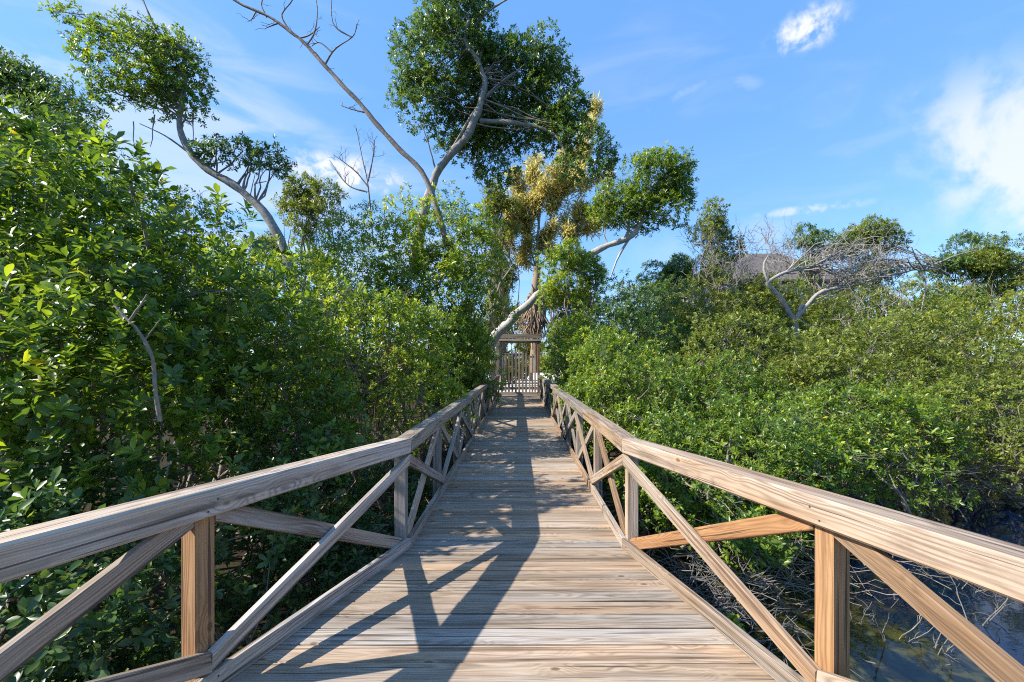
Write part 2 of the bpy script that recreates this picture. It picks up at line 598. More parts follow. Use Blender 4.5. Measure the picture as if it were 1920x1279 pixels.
    ob = link(name, me, mat, parent)
    ob['kind'] = 'stuff'
    LEAF_TOTAL[0] += N * (2 if nv == 4 else 4)
    return ob, np.concatenate(centres)


def stems(parent, base, centres, rng, n_main=6, r=.035, mat=None, roots=0, twigs=60, name='branch', ground=-1.05, spread=.5):
    """several crooked stems from the mud to the clumps, thinner branches off them, prop roots"""
    tb = Tubes()
    base = np.array(tuple(base))
    cs = centres[rng.permutation(len(centres))]
    mains = []
    for i in range(min(n_main, len(cs))):
        b = base + np.array([rng.normal(0, spread), rng.normal(0, spread), 0])
        P = wander(b, cs[i], 12, .10, rng)
        tb.add(P, r * rng.uniform(.8, 1.3), r * .3, 6)
        mains.append(P)
    for c in cs[n_main:n_main + twigs]:
        P0 = mains[rng.integers(len(mains))]
        s = P0[rng.integers(3, len(P0) - 1)]
        tb.add(wander(s, c, 7, .12, rng), r * .38, r * .10, 5)
    tr = tb.build(name, mat or M_BARK, parent)
    if roots:
        rb = Tubes()
        for i in range(roots):
            P0 = mains[rng.integers(len(mains))]
            s = P0[rng.integers(1, 7)]
            a = rng.uniform(0, 6.28)
            L = rng.uniform(.4, 1.5)
            e = np.array([s[0] + math.cos(a) * L, s[1] + math.sin(a) * L, ground - .1])
            rb.add(wander(s, e, 9, .10, rng, .18), r * .45, r * .22, 5)
        ro = rb.build('prop_roots', mat or M_BARK, parent)
        ro['kind'] = 'stuff'
    return tr

# ------------------------------------------------------------------ ground, water, path
WATER_Z = -1.12


def ground_h(x, y):
    mud = -1.0
    pool = np.exp(-(((x - 7.5) / 4.6) ** 4)) * np.exp(-(((y - 2.0) / 6.4) ** 4))
    pool2 = np.exp(-(((x - 2.6) / 1.6) ** 2)) * np.exp(-(((y - 4.0) / 2.6) ** 2))
    h = mud - .75 * pool - .28 * pool2
    h += .05 * np.sin(x * 2.1 + y * .7) * np.sin(y * 1.7 - x * .6) + .03 * np.sin(x * 5.3) * np.sin(y * 4.7 + 1)
    rise = np.clip((y - 17.5) / 3.0, 0, 1)
    rise = rise * rise * (3 - 2 * rise)
    return h * (1 - rise) + (-.10 + .02 * np.sin(x * .8) * np.sin(y * .6)) * rise


gx = np.r_[-900, -300, -120, -60, np.linspace(-30, 30, 121), 60, 120, 300, 900]
gy = np.r_[-900, -300, -100, -40, np.linspace(-14, 50, 129), 80, 150, 300, 900]
GX, GY = np.meshgrid(gx, gy, indexing='ij')
GZ = ground_h(GX, GY)
V = np.stack([GX, GY, GZ], -1).reshape(-1, 3)
nx, ny = len(gx), len(gy)
i, j = np.meshgrid(np.arange(nx - 1), np.arange(ny - 1), indexing='ij')
a = i * ny + j
Q = np.stack([a, a + ny, a + ny + 1, a + 1], -1).reshape(-1, 4)
M_MUD, nt, b, o = material('mud')
geo = nt.n('ShaderNodeNewGeometry')
n1 = nt.noise(geo.outputs['Position'], 9.0, 6.0, .65)
n2 = nt.noise(geo.outputs['Position'], 1.1, 4.0)
nt.l(nt.mix(nt.ramp(n2, [(.4, 0), (.62, 1)]), nt.mix(n1, (.013, .010, .007), (.050, .037, .025)), nt.mix(n1, (.018, .017, .008), (.055, .048, .02))), b.inputs['Base Color'])
b.inputs['Roughness'].default_value = .9
b.inputs['Specular IOR Level'].default_value = .08
bp = nt.n('ShaderNodeBump')
bp.inputs['Distance'].default_value = .05
nt.l(n1, bp.inputs['Height'])
nt.l(bp.outputs[0], b.inputs['Normal'])
g = link('ground', np_mesh('ground', V, Q.ravel(), np.arange(len(Q)) * 4, np.full(len(Q), 4), smooth=True), M_MUD)
tag(g, 'dark muddy ground under the mangroves', kind='structure')

me = bpy.data.meshes.new('water')
me.from_pydata([(-25, -14, WATER_Z), (25, -14, WATER_Z), (25, 17, WATER_Z), (-25, 17, WATER_Z)], [], [(0, 1, 2, 3)])
M_WATER, nt, b, o = material('water')
geo = nt.n('ShaderNodeNewGeometry')
b.inputs['Roughness'].default_value = .02
b.inputs['IOR'].default_value = 1.33
b.inputs['Specular IOR Level'].default_value = .75
sepw = nt.n('ShaderNodeSeparateXYZ')
nt.l(geo.outputs['Position'], sepw.inputs[0])
shoal = nt.math('ADD', nt.math('MULTIPLY', sepw.outputs[0], -.46), nt.math('MULTIPLY', nt.noise(geo.outputs['Position'], 1.3, 5.0, .6), 2.2))
weed = nt.noise(geo.outputs['Position'], 7.0, 5.0, .65, .6)
nt.l(nt.mix(rng3(shoal, -1.05, -.35, nt), (.0012, .0065, .024), nt.mix(rng3(weed, .42, .62, nt), (.008, .009, .005), (.048, .046, .013))), b.inputs['Base Color'])
bp = nt.n('ShaderNodeBump')
bp.inputs['Strength'].default_value = .05
bp.inputs['Distance'].default_value = .03
nt.l(nt.noise(nt.mapping(geo.outputs['Position'], (1, 1.6, 1)), 5.0, 3.0), bp.inputs['Height'])
nt.l(bp.outputs[0], b.inputs['Normal'])
tag(link('water', me, M_WATER), 'still dark tidal water with blue sky reflections', kind='structure')

# sandy path beyond the gate
px_ = [(-1.15, 1.15, 19.75), (-1.3, 1.5, 24), (-1.9, 2.4, 30), (-3.5, 5, 40), (-9, 12, 58)]
V, Fc = [], []
for (xa, xb, y) in px_:
    for t in np.linspace(0, 1, 6):
        V.append((xa + (xb - xa) * t + .08 * math.sin(y * 3 + t * 9), y, -.035 + .012 * math.sin(t * 7 + y)))
for q in range(len(px_) - 1):
    for s in range(5):
        a = q * 6 + s
        Fc.append((a, a + 1, a + 7, a + 6))
me = bpy.data.meshes.new('path')
me.from_pydata(V, [], Fc)
M_SAND, nt, b, o = material('sand')
geo = nt.n('ShaderNodeNewGeometry')
n1 = nt.noise(geo.outputs['Position'], 5.0, 6.0, .65)
nt.l(nt.mix(n1, (.46, .42, .36), (.66, .62, .56)), b.inputs['Base Color'])
b.inputs['Roughness'].default_value = .9
tag(link('path', me, M_SAND), 'pale sandy path beyond the wooden gate', kind='structure')

# ------------------------------------------------------------------ boardwalk
YB = 3.53                                     # where the flared near part meets the long straight part
SLOPE = 0.040                                 # the flared part climbs gently towards the camera
XL, XR = -0.899, 0.848                        # inner faces of the kick boards
TL, TR = 0.294, 0.226                        # flare of the near part
GATE_Y = 19.6


def edge(side, y):
    if side < 0:
        return XL - TL * max(0.0, YB - y)
    return XR + TR * max(0.0, YB - y)


def deck_z(y):
    return SLOPE * max(0.0, YB - y)


def section(wd, th, ch):
    """chamfered rectangle, counter-clockwise in local YZ"""
    a, b_ = wd / 2, th / 2
    return [(-a + ch, -b_), (a - ch, -b_), (a, -b_ + ch), (a, b_ - ch), (a - ch, b_), (-a + ch, b_), (-a, b_ - ch), (-a, -b_ + ch)]


def board_mesh(name, L, wd, th, mat, ch=.005, seg=1, warp=0.0, m0=(0, 0), m1=(0, 0), rng=None):
    """a board along local X from 0 to L; m0, m1 skew the end cuts (x shift per local y, z)"""
    S = section(wd, th, ch)
    V, Fc = [], []
    for i in range(seg + 1):
        t = i / seg
        dz = warp * math.sin(t * math.pi * 1.3 + .4) if warp else 0
        for (y, z) in S:
            s = (1 - t) * (m0[0] * y + m0[1] * z) + t * (m1[0] * y + m1[1] * z)
            V.append((L * t + s, y, z + dz))
    for i in range(seg):
        for k in range(8):
            a, b_ = i * 8 + k, i * 8 + (k + 1) % 8
            Fc.append((a, a + 8, b_ + 8, b_))
    Fc.append(tuple(range(8)))
    Fc.append(tuple(reversed(range(seg * 8, seg * 8 + 8))))
    me = bpy.data.meshes.new(name)
    me.from_pydata(V, [], Fc)
    me.flip_normals() if False else None
    me.materials.append(mat)
    return me


def frame_from(p0, p1, up):
    x = (p1 - p0).normalized()
    z = (up - x * up.dot(x)).normalized()
    y = z.cross(x)
    M = Matrix((x, y, z)).transposed().to_4x4()
    M.translation = p0
    return M


def place_board(name, p0, p1, wd, th, up, mat, parent, **kw):
    p0, p1 = Vector(p0), Vector(p1)
    me = board_mesh(name, (p1 - p0).length, wd, th, mat, **kw)
    return link(name, me, None, parent, frame_from(p0, p1, Vector(up)))


RW = np.random.default_rng(11)
deck = empty('boardwalk', (0, 8, 0), label='weathered plank boardwalk running to the gate', kind='structure')
PITCH, PW, PT = .1445, .1375, .038
y = -.55
far_mesh = [board_mesh('plank', XR - XL + .072, PW, PT, M_DECK, ch=.004, seg=2, warp=.0015 * s) for s in (-1, 0, 1)]
while y < GATE_Y - .02:
    xl, xr = edge(-1, y) - .036, edge(1, y) + .036
    if y > 5.2 and y < 5.9:
        xr += .0
    rz = RW.normal(0, .0022)
    dz = RW.normal(0, .0018)
    roll = RW.normal(0, .008)
    L = xr - xl
    me = far_mesh[RW.integers(3)] if y > YB + .2 else board_mesh('plank', L, PW - RW.uniform(0, .003), PT, M_DECK, ch=.004, seg=3, warp=RW.normal(0, .002))
    Mx = Matrix.Translation((xl + RW.normal(0, .004), y, -PT / 2 + dz + deck_z(y))) @ Matrix.Rotation(rz, 4, 'Z') @ Matrix.Rotation(roll - (SLOPE if y < YB else 0), 4, 'X')
    link('plank', me, None, deck, Mx)
    y += PITCH
for x in (-.80, 0.0, .75):
    place_board('joist', (x, -.6, -.135 + deck_z(-.6)), (x, YB - .02, -.135), .05, .185, (0, 0, 1), M_GREY, deck)
    place_board('joist', (x, YB, -.135), (x, GATE_Y, -.135), .05, .185, (0, 0, 1), M_GREY, deck)

RAIL_H, RAIL_W, RAIL_T = .914, .140, .122
BOT = RAIL_H - RAIL_T                        # underside of the handrail
TOE = .089


def rail_line(side, off):
    """plan direction, and outward offset line, of the flared and straight parts"""
    t = TL if side < 0 else TR
    d = Vector((-side * t * -1 if False else (side * t), -1, 0)).normalized()   # from B towards the camera
    n = Vector((side * 1, 0, 0))
    nf = Vector((side, side * side * t, 0)).normalized() if False else Vector((d.y * -side, d.x * side, 0)).normalized()
    if nf.x * side < 0:
        nf = -nf
    return d, n, nf


def make_railing(side, label, flare_posts, straight_posts, mats):
    root = empty('railing', (edge(side, YB), YB, 0), label=label, cat='railing', group='wooden railings of the boardwalk')
    B = Vector((edge(side, YB), YB, 0))
    d, n, nf = rail_line(side, 0)
    bis = (n + nf).normalized()

    def P(s, off, z):
        """s metres from the corner (negative: flared part towards the camera); off metres outward of the kick board face"""
        k = off / max(bis.dot(n), .5)
        if s >= 0:
            return Vector((B.x + n.x * off, YB + s, z))
        q = B + d * (-s) + nf * off
        return Vector((q.x, q.y, z + deck_z(q.y)))

    def corner(off, z):
        q = B + bis * (off / bis.dot(n))
        return Vector((q.x, q.y, z))
    up = (0, 0, 1)
    pc = .038 + .0445                          # post centre
    rc = RAIL_W / 2 - .004                     # handrail centre, a few mm proud of the braces
    zr = RAIL_H - RAIL_T / 2
    tilt = math.tan(math.acos(max(-1, min(1, n.dot(nf)))) / 2)
    sgn = side
    # handrail lengths
    hm, hf = mats['rail_near'], mats['rail_far']
    c = corner(rc, zr)
    endf = P(-4.6, rc, zr)
    place_board('handrail', c, endf, RAIL_W, RAIL_T, up, hm, root, ch=.010, seg=8, warp=.003, m0=(tilt * sgn * -1 * -1, 0))
    cuts = mats['cuts'] + [GATE_Y - YB]
    s0 = 0.0
    for i, s1 in enumerate(cuts):
        p0 = c if i == 0 else P(s0 + .003, rc, zr + mats['steps'][i % len(mats['steps'])])
        p1 = P(s1, rc, zr + mats['steps'][i % len(mats['steps'])])
        kw = {'m0': (tilt * sgn * -1 * -1, 0)} if i == 0 else {}
        if i == 0:
            kw = {'m0': (-tilt * sgn * -1, 0)}
        place_board('handrail', p0, p1, RAIL_W, RAIL_T, up, hm if (i == 0 and mats['first_new']) else hf, root, ch=.010, seg=8, warp=.004, **kw)
        s0 = s1
    # kick boards on the deck edge
    ct = corner(.019, TOE / 2)
    place_board('kick_board', ct, P(-4.6, .019, TOE / 2), .038, TOE, up, mats['toe'], root, ch=.004, m0=(tilt * sgn, 0))
    for (a, b_) in mats['toes']:
        p0 = ct if a == 0 else P(a, .019, TOE / 2)
        place_board('kick_board', p0, P(b_, .019, TOE / 2), .038, TOE, up, mats['toe'], root, ch=.004, **({'m0': (tilt * sgn, 0)} if a == 0 else {}))
    # posts
    allp = [(-s, 1) for s in flare_posts[::-1]] + [(0, 0)] + [(s, 2) for s in straight_posts]
    for (s, kind) in allp:
        q = corner(pc, 0) if kind == 0 else P(s, pc, 0)
        fwd = Vector((0, 1, 0)) if kind != 1 else -d
        place_board('post', (q.x, q.y, -2.0), (q.x, q.y, BOT + .002 + deck_z(q.y)), .089, .089, fwd, mats['post'](s), root, ch=.004)
    # crossed braces in every bay: one on the post faces, one between the posts
    idx0 = [k for k, (s, kd) in enumerate(allp) if kd == 0][0]
    for k in range(len(allp) - 1):
        s0, s1 = allp[k][0], allp[k + 1][0]
        up_at_far = ((k + 1 - idx0) % 2 == 0)        # inner braces meet at the top over posts B, D, F ...
        for layer in (0, 1):
            high_far = up_at_far if layer == 0 else not up_at_far
            off = .019 if layer == 0 else .038 + .020
            g0, g1 = (.0, .0) if layer == 0 else (.046, .046)
            za, zb = (TOE + .002, BOT - .002) if layer == 0 else (-.02, BOT + .085)
            z0, z1 = (za, zb) if high_far else (zb, za)
            L = abs(s1 - s0)
            ang = math.atan2(zb - za, L)
            hw = .0445 / math.cos(ang)
            z0 += hw if z0 < .5 else -hw
            z1 += hw if z1 < .5 else -hw
            p0 = (corner(off, z0) if s0 == 0 else P(s0, off, z0))
            p1 = (corner(off, z1) if s1 == 0 else P(s1, off, z1))
            v = (p1 - p0)
            hv = Vector((v.x, v.y, 0)).normalized()
            f0, f1 = g0 / L, 1 - g1 / L
            a_, b_ = p0 + v * f0, p0 + v * f1
            if layer == 0:
                a_, b_ = p0 + v * (.0015 / L), p0 + v * (1 - .0015 / L)
            inward = Vector((-side, 0, 0))
            Mx = frame_from(a_, b_, inward)
            loc_up = Mx.to_3x3().transposed() @ Vector((0, 0, 1))
            sk = loc_up.x / loc_up.y                     # ends cut plumb
            me = board_mesh('brace', (b_ - a_).length, .089, .036, mats['brace'](layer, s0), ch=.004, m0=(sk, 0), m1=(sk, 0))
            link('brace', me, None, root, Mx)
    # nail heads over the two nearest posts
    disc = bpy.data.meshes.get('nail')
    if disc is None:
        disc = bpy.data.meshes.new('nail')
        ring_ = [(.0045 * math.cos(k * math.pi / 4), .0045 * math.sin(k * math.pi / 4)) for k in range(8)]
        disc.from_pydata([(a, b_, 0) for a, b_ in ring_] + [(a, b_, .0015) for a, b_ in ring_], [], [tuple(range(8, 16))] + [(k, (k + 1) % 8, 8 + (k + 1) % 8, 8 + k) for k in range(8)])
        disc.materials.append(M_NAIL)
    for s_ in (-flare_posts[0], -.03, straight_posts[0], straight_posts[1]):
        nrm = -nf if s_ < 0 else -n
        for ds, z_, of in ((-.02, BOT + .03, -.0035), (.025, BOT + .075, -.0035), (-.035, TOE * .4, .0005), (.03, TOE * .7, .0005), (-.03, TOE + .05, .0015), (.03, TOE + .08, .0015)):
            if s_ < 0 and s_ + ds > -.01:
                continue
            p_ = P(s_ + ds, of, z_)
            m_ = nrm.to_track_quat('Z', 'Y').to_matrix().to_4x4()
            m_.translation = p_
            link('nail', disc, None, root, m_)
    return root


def post_l(s):
    return M_NEW if s < -.5 else M_GREY


def post_r(s):
    return M_NEW if s < -.5 else M_RAIL if s < 2 else M_GREY


make_railing(-1, 'grey weathered railing along the shaded mangrove side of the boardwalk', [1.69, 3.35], [1.56 * k for k in range(1, 11)],
             dict(rail_near=M_RAIL, rail_far=M_GREY, cuts=[4.7, 9.4, 14.1], steps=[0, .004, -.004], first_new=True, toe=M_RAIL,
                  toes=[(0, 5.05), (5.55, 10.9), (10.92, 16.05)], post=post_l, brace=lambda l, s: M_RAIL if s < 1 else M_GREY))
make_railing(1, 'tan sunlit railing along the open water side of the boardwalk', [1.786, 3.45], [1.53 * k for k in range(1, 11)],
             dict(rail_near=M_TAN, rail_far=M_GREY, cuts=[2.15, 6.9, 8.2, 12.3], steps=[0, -.008, .02, .0], first_new=True, toe=M_TAN,
                  toes=[(0, .80), (.83, 1.60), (1.66, 4.2), (5.2, 16.05)], post=post_r,
                  brace=lambda l, s: (M_NEW if (l == 1 and -2.5 < s < -1) else M_TAN) if s < 1.6 else M_GREY))

# ------------------------------------------------------------------ gate and the beam over it
gate = empty('gate', (0, GATE_Y + .05, 0), label='grey picket gate closing the far end of the boardwalk', cat='gate')
gy0 = GATE_Y + .06
for k in range(8):
    x = -.80 + k * .158
    place_board('picket', (x, gy0, .13), (x, gy0, 1.93 + RW.normal(0, .01)), .088, .02, (0, -1, 0), M_GREY, gate, ch=.003)
for z in (.30, 1.86):
    place_board('crossrail', (-.86, gy0 + .036, z), (.38, gy0 + .036, z), .045, .10, (0, 0, 1), M_GREY, gate, ch=.003)
for k in range(3):
    x = .47 + k * .125
    place_board('picket', (x, gy0, .13), (x, gy0, 1.84 + RW.normal(0, .02)), .075, .02, (0, -1, 0), M_RAIL, gate, ch=.003)
for z in (.30, 1.75):
    place_board('crossrail', (.40, gy0 + .036, z), (.78, gy0 + .036, z), .045, .09, (0, 0, 1), M_RAIL, gate, ch=.003)
place_board('threshold', (-.90, gy0 - .06, .06), (.82, gy0 - .06, .06), .05, .14, (0, 0, 1), M_GREY, gate, ch=.004)
arch = empty('gateway', (0, GATE_Y + .2, 0), label='wooden gateway with a heavy crossbeam above the picket gate', cat='gateway')
for x, m in ((-1.0, M_GREY), (.88, M_NEW)):
    place_board('post', (x, gy0 + .02, -1.2), (x, gy0 + .02, 2.40), .16 if x < 0 else .11, .12, (0, 1, 0), m, arch, ch=.005)
place_board('crossbeam', (-1.02, gy0 - .06, 2.68), (1.02, gy0 - .06, 2.70), .05, .20, (0, 0, 1), M_GREY, arch, ch=.005, seg=3)
place_board('crossbeam', (-1.00, gy0 - .02, 2.53), (.02, gy0 - .02, 2.50), .12, .09, (0, 0, 1), M_RAIL, arch, ch=.005)
place_board('crossbeam', (.03, gy0 - .02, 2.50), (1.0, gy0 - .02, 2.53), .12, .09, (0, 0, 1), M_RAIL, arch, ch=.005)
place_board('crossbeam', (-1.0, gy0 + .08, 2.44), (1.0, gy0 + .08, 2.45), .05, .12, (0, 0, 1), M_GREY, arch, ch=.005)

# ------------------------------------------------------------------ mangroves and trees


def side_twigs(tb, P, rng, n, L, r, up=.5, lo=.2, sub=2):
    """bare twigs along a branch"""
    P = np.array(P)
    for q in range(n):
        i_ = rng.integers(int(len(P) * lo), len(P) - 1)
        s = P[i_]
        t = norm(P[min(i_ + 1, len(P) - 1)] - P[i_ - 1])
        d = norm(t * .5 + rng.normal(0, .6, 3) + np.array([0, 0, up]))
        l = L * rng.uniform(.4, 1.2)
        W = wander(s, s + d * l, 6, .14, rng)
        tb.add(W, r, r * .35, 5)
        for z in range(sub):
            s2 = W[rng.integers(2, 5)]
            d2 = norm(d + rng.normal(0, .6, 3) + np.array([0, 0, up * .6]))
            tb.add(wander(s2, s2 + d2 * l * rng.uniform(.3, .6), 5, .14, rng), r * .6, r * .25, 4)


def bush(label, x, y, rx, ry, top, low, seed, clump=.42, leaf=.085, k=.55, mat=None, shape=LEAF_LOW, parts=0, extra=(), roots=0, tint=0.0, n_main=7, twigs=50, stem_r=.04, cat='mangrove', name='mangrove', group=None, per=8, fill=.35, keep_back=.3, bare=12):
    rng = np.random.default_rng(seed)
    gz = float(ground_h(np.array(x), np.array(y)))
    root = empty(name, (x, y, gz), label=label, cat=cat, group=group)
    cz = (top + low) / 2
    rz = (top - low) / 2
    domes = [((x, y, cz), (rx, ry, rz))] + [(Vector(e_[0]),) + tuple(e_[1:]) for e_ in extra]
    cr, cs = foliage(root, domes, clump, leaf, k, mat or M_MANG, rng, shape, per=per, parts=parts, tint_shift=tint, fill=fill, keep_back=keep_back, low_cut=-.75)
    stems(root, (x, y, gz - .15), cs, rng, n_main, stem_r, None, roots, twigs, ground=gz)
    if bare:
        tb = Tubes()
        for c in cs[rng.permutation(len(cs))[:bare]]:
            o_ = norm(c - np.array([x, y, cz]) + rng.normal(0, .25, 3))
            P = wander(c - o_ * .1, c + o_ * rng.uniform(.35, .62), 7, .12, rng)
            tb.add(P, .009, .004, 4)
            side_twigs(tb, P, rng, 5, .30, .0045, .15, .3, 2)
        tw_ = tb.build('dead_twigs', M_BRUSH, root)
        tw_['kind'] = 'stuff'
    return root


GL = 'mangroves on the shaded side of the boardwalk'
GR = 'mangroves on the open water side of the boardwalk'

# nearest, shaded side: big leaves close to the camera
bush('large leaved mangrove filling the corner beside the nearest shaded rail', -4.5, 4.1, 1.75, 1.35, 3.75, .5, 1, clump=.40, leaf=.105, k=.46, shape=LEAF_MID, parts=300, roots=26, twigs=90,
     extra=[((-3.35, 3.35, 1.15), (.95, .75, 1.0)), ((-3.6, 4.6, 2.1), (1.15, .95, 1.25), .45), ((-5.7, 5.0, 2.9), (1.3, 1.2, 1.35))], group=GL, fill=.5)
near_bush = [o_ for o_ in SC.objects if o_.get('label', '').startswith('large leaved')][0]
tb = Tubes()
for p, r in (([(300, 790), (291, 725), (284, 668), (262, 625), (240, 600), (214, 572)], .020), ([(242, 602), (262, 575), (276, 552)], .013), ([(270, 640), (300, 600)], .008)):
    tb.add(smooth_line([at(q[0], q[1], 3.0) for q in p], 14), r * .75, r * .4, 7)
tb.build('branch', M_BARK, near_bush)
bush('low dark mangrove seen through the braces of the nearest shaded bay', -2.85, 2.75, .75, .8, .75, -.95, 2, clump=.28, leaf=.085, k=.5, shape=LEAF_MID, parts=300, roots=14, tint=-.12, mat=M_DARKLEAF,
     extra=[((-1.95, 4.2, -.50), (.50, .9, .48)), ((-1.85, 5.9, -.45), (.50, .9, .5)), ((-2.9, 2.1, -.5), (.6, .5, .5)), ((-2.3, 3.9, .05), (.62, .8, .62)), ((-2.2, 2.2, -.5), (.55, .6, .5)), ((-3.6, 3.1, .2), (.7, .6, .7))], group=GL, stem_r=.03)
bush('bushy mangrove with glossy leaves just behind the shaded rail corner', -3.3, 5.6, 1.15, 1.1, 2.35, .05, 3, clump=.36, leaf=.085, k=.5, shape=LEAF_MID, parts=200, roots=30, group=GL,
     extra=[((-2.6, 5.0, .55), (.8, .8, .6))])
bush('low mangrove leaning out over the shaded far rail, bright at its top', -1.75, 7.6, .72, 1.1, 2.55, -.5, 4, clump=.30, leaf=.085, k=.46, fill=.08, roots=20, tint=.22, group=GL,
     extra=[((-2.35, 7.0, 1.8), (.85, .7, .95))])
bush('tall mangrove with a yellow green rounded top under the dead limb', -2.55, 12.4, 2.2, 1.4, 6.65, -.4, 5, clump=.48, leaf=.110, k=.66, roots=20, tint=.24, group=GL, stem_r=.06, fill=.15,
     extra=[((-4.2, 12.2, 3.9), (1.6, 1.1, 1.75)), ((-2.1, 11.8, 3.5), (1.1, .9, 1.5)), ((-1.35, 13.6, 4.8), (1.0, .9, 1.4))])
bush('broad mangrove between the corner mangrove and the rounded one', -4.9, 8.0, 1.9, 1.5, 3.75, .2, 6, clump=.45, leaf=.095, k=.48, tint=.12, fill=.15, roots=24, group=GL, stem_r=.05)
bush('dense middling mangrove in front of the tall rounded one', -4.35, 9.4, 1.35, .9, 3.0, -.7, 13, clump=.38, leaf=.095, k=.6, tint=.14, roots=14, group=GL)
bush('mangrove beside the far shaded rail below the leaning grey log', -1.85, 12.6, .95, 1.5, 3.1, -.3, 7, clump=.36, leaf=.10, k=.6, tint=.18, roots=10, group=GL)
bush('last mangrove on the shaded side, touching the gate post', -2.0, 16.6, .95, 1.8, 3.4, -.5, 8, clump=.40, leaf=.115, k=.65, tint=.16, group=GL)
bush('dark mangrove standing behind the broad one, in the shade', -6.0, 11.0, 2.4, 1.6, 4.2, .2, 9, clump=.5, leaf=.11, k=.5, group=GL)
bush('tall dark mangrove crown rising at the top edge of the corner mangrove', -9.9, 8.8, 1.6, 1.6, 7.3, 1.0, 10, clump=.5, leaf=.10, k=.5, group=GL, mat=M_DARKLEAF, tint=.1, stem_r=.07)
bush('thin crowned mangrove behind the corner mangrove, below the leaning tree', -7.4, 9.8, 1.5, 1.2, 5.3, .8, 11, clump=.38, leaf=.085, k=.35, group=GL, stem_r=.05)
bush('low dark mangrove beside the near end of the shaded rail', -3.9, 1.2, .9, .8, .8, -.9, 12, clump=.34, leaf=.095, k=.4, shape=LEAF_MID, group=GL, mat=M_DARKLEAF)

# open water side
bush('mangrove crowding the rail halfway along the sunny side', 2.3, 10.0, 1.3, 2.3, 2.15, -1.0, 21, clump=.34, leaf=.085, k=.6, tint=.06, roots=16, group=GR)
bush('mangrove pressed against the sunny rail close to the gate', 2.05, 14.8, 1.12, 3.2, 3.3, -.7, 22, clump=.40, leaf=.11, k=.75, tint=.14, group=GR)
bush('low mangrove behind the sunny corner post, over the dead brushwood', 2.15, 6.4, .75, 1.2, .55, -.95, 23, clump=.28, leaf=.075, k=.55, roots=24, parts=120, shape=LEAF_MID, group=GR,
     extra=[((2.55, 5.0, -.55), (.45, .5, .4))])
bush('mangrove spreading above the sunny handrail just past the corner', 3.45, 7.0, 1.35, 1.4, 1.0, -1.1, 24, clump=.36, leaf=.082, k=.55, roots=40, group=GR,
     extra=[((3.65, 5.95, -.72), (.55, .5, .36)), ((4.7, 6.3, -.78), (.6, .5, .34))])
bush('mangrove standing at the water edge in the middle of the sunny thicket', 6.0, 7.75, 1.9, 1.45, 1.15, -1.12, 25, clump=.40, leaf=.085, k=.55, roots=34, tint=.07, group=GR)
bush('yellowish mangrove at the water edge by the picture border', 9.4, 8.0, 2.0, 1.5, 1.35, -1.1, 26, clump=.40, leaf=.085, k=.5, roots=34, mat=M_OLIVE, group=GR)
bush('mangrove behind the water edge row, below the bleached dead tree', 6.1, 12.2, 2.7, 1.9, 2.9, -.8, 27, clump=.46, leaf=.105, k=.5, mat=M_OLIVE, tint=-.04, group=GR)
bush('mangrove closing the gap between the water edge row and the dead tree', 7.6, 10.3, 2.6, 1.3, 1.9, -.8, 40, clump=.42, leaf=.095, k=.5, mat=M_OLIVE, group=GR)
bush('low mangrove between the sunny rail and the water edge row', 4.6, 9.8, 1.5, 1.4, 1.7, -.8, 41, clump=.40, leaf=.095, k=.5, group=GR)
bush('olive mangrove below the far end of the bleached branches', 11.2, 12.6, 2.8, 1.9, 3.2, -.8, 28, clump=.48, leaf=.105, k=.5, mat=M_OLIVE, group=GR)
bush('dark mangrove under the leaning tree on the sunny side', 3.6, 14.3, 1.5, 1.7, 4.2, -.5, 29, clump=.42, leaf=.11, k=.5, mat=M_DARKLEAF, tint=.1, group=GR)
bush('bright rounded mangrove above the gate, hiding part of the leaning log', 2.0, 16.6, 1.3, 1.0, 6.0, 3.2, 30, clump=.42, leaf=.12, k=1.15, tint=.24, group=GR, stem_r=.06)
bush('dark mangrove between the leaning tree and the bleached dead tree', 5.6, 17.5, 1.8, 1.6, 4.9, -.4, 31, clump=.46, leaf=.12, k=.7, mat=M_DARKLEAF, tint=.12, group=GR)
bush('olive mangrove in front of the shingled roof', 9.0, 18.5, 3.0, 1.7, 5.55, -.6, 32, clump=.5, leaf=.13, k=.75, mat=M_OLIVE, group=GR)
bush('golden olive mangrove at the picture border behind the water edge row', 16.0, 14.6, 2.9, 1.9, 3.9, -.8, 33, clump=.5, leaf=.12, k=.5, mat=M_OLIVE, tint=.16, group=GR)
bush('wide olive mangrove behind the bleached dead tree', 14.6, 19.0, 3.8, 1.9, 5.1, -.6, 34, clump=.55, leaf=.135, k=.65, mat=M_OLIVE, tint=.05, group=GR)
bush('green mangrove at the water edge, past the yellowish water edge mangrove', 12.4, 7.0, 1.7, 1.6, 1.2, -1.0, 35, clump=.42, leaf=.09, k=.4, roots=30, group=GR)


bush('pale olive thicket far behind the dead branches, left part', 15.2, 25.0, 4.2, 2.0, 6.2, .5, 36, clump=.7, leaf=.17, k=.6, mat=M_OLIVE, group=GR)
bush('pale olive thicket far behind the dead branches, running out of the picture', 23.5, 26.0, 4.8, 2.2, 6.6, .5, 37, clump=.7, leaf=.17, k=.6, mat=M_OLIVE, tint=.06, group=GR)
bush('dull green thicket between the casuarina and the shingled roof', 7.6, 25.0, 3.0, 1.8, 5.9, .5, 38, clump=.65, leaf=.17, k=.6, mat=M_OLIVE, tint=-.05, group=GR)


def crown_from(px_blobs, y, depth=.8):
    out = []
    for (px, py, a, b_, *yy) in px_blobs:
        yo = yy[0] if yy else 0
        c = at(px, py, y + yo)
        s = (y + yo) / F
        out.append((c, (a * s, (a + b_) / 2 * s * depth, b_ * s)))
    return out


def trace(pts, y, dy=0.0):
    return [at(p[0], p[1], y + dy * i) for i, p in enumerate(pts)]


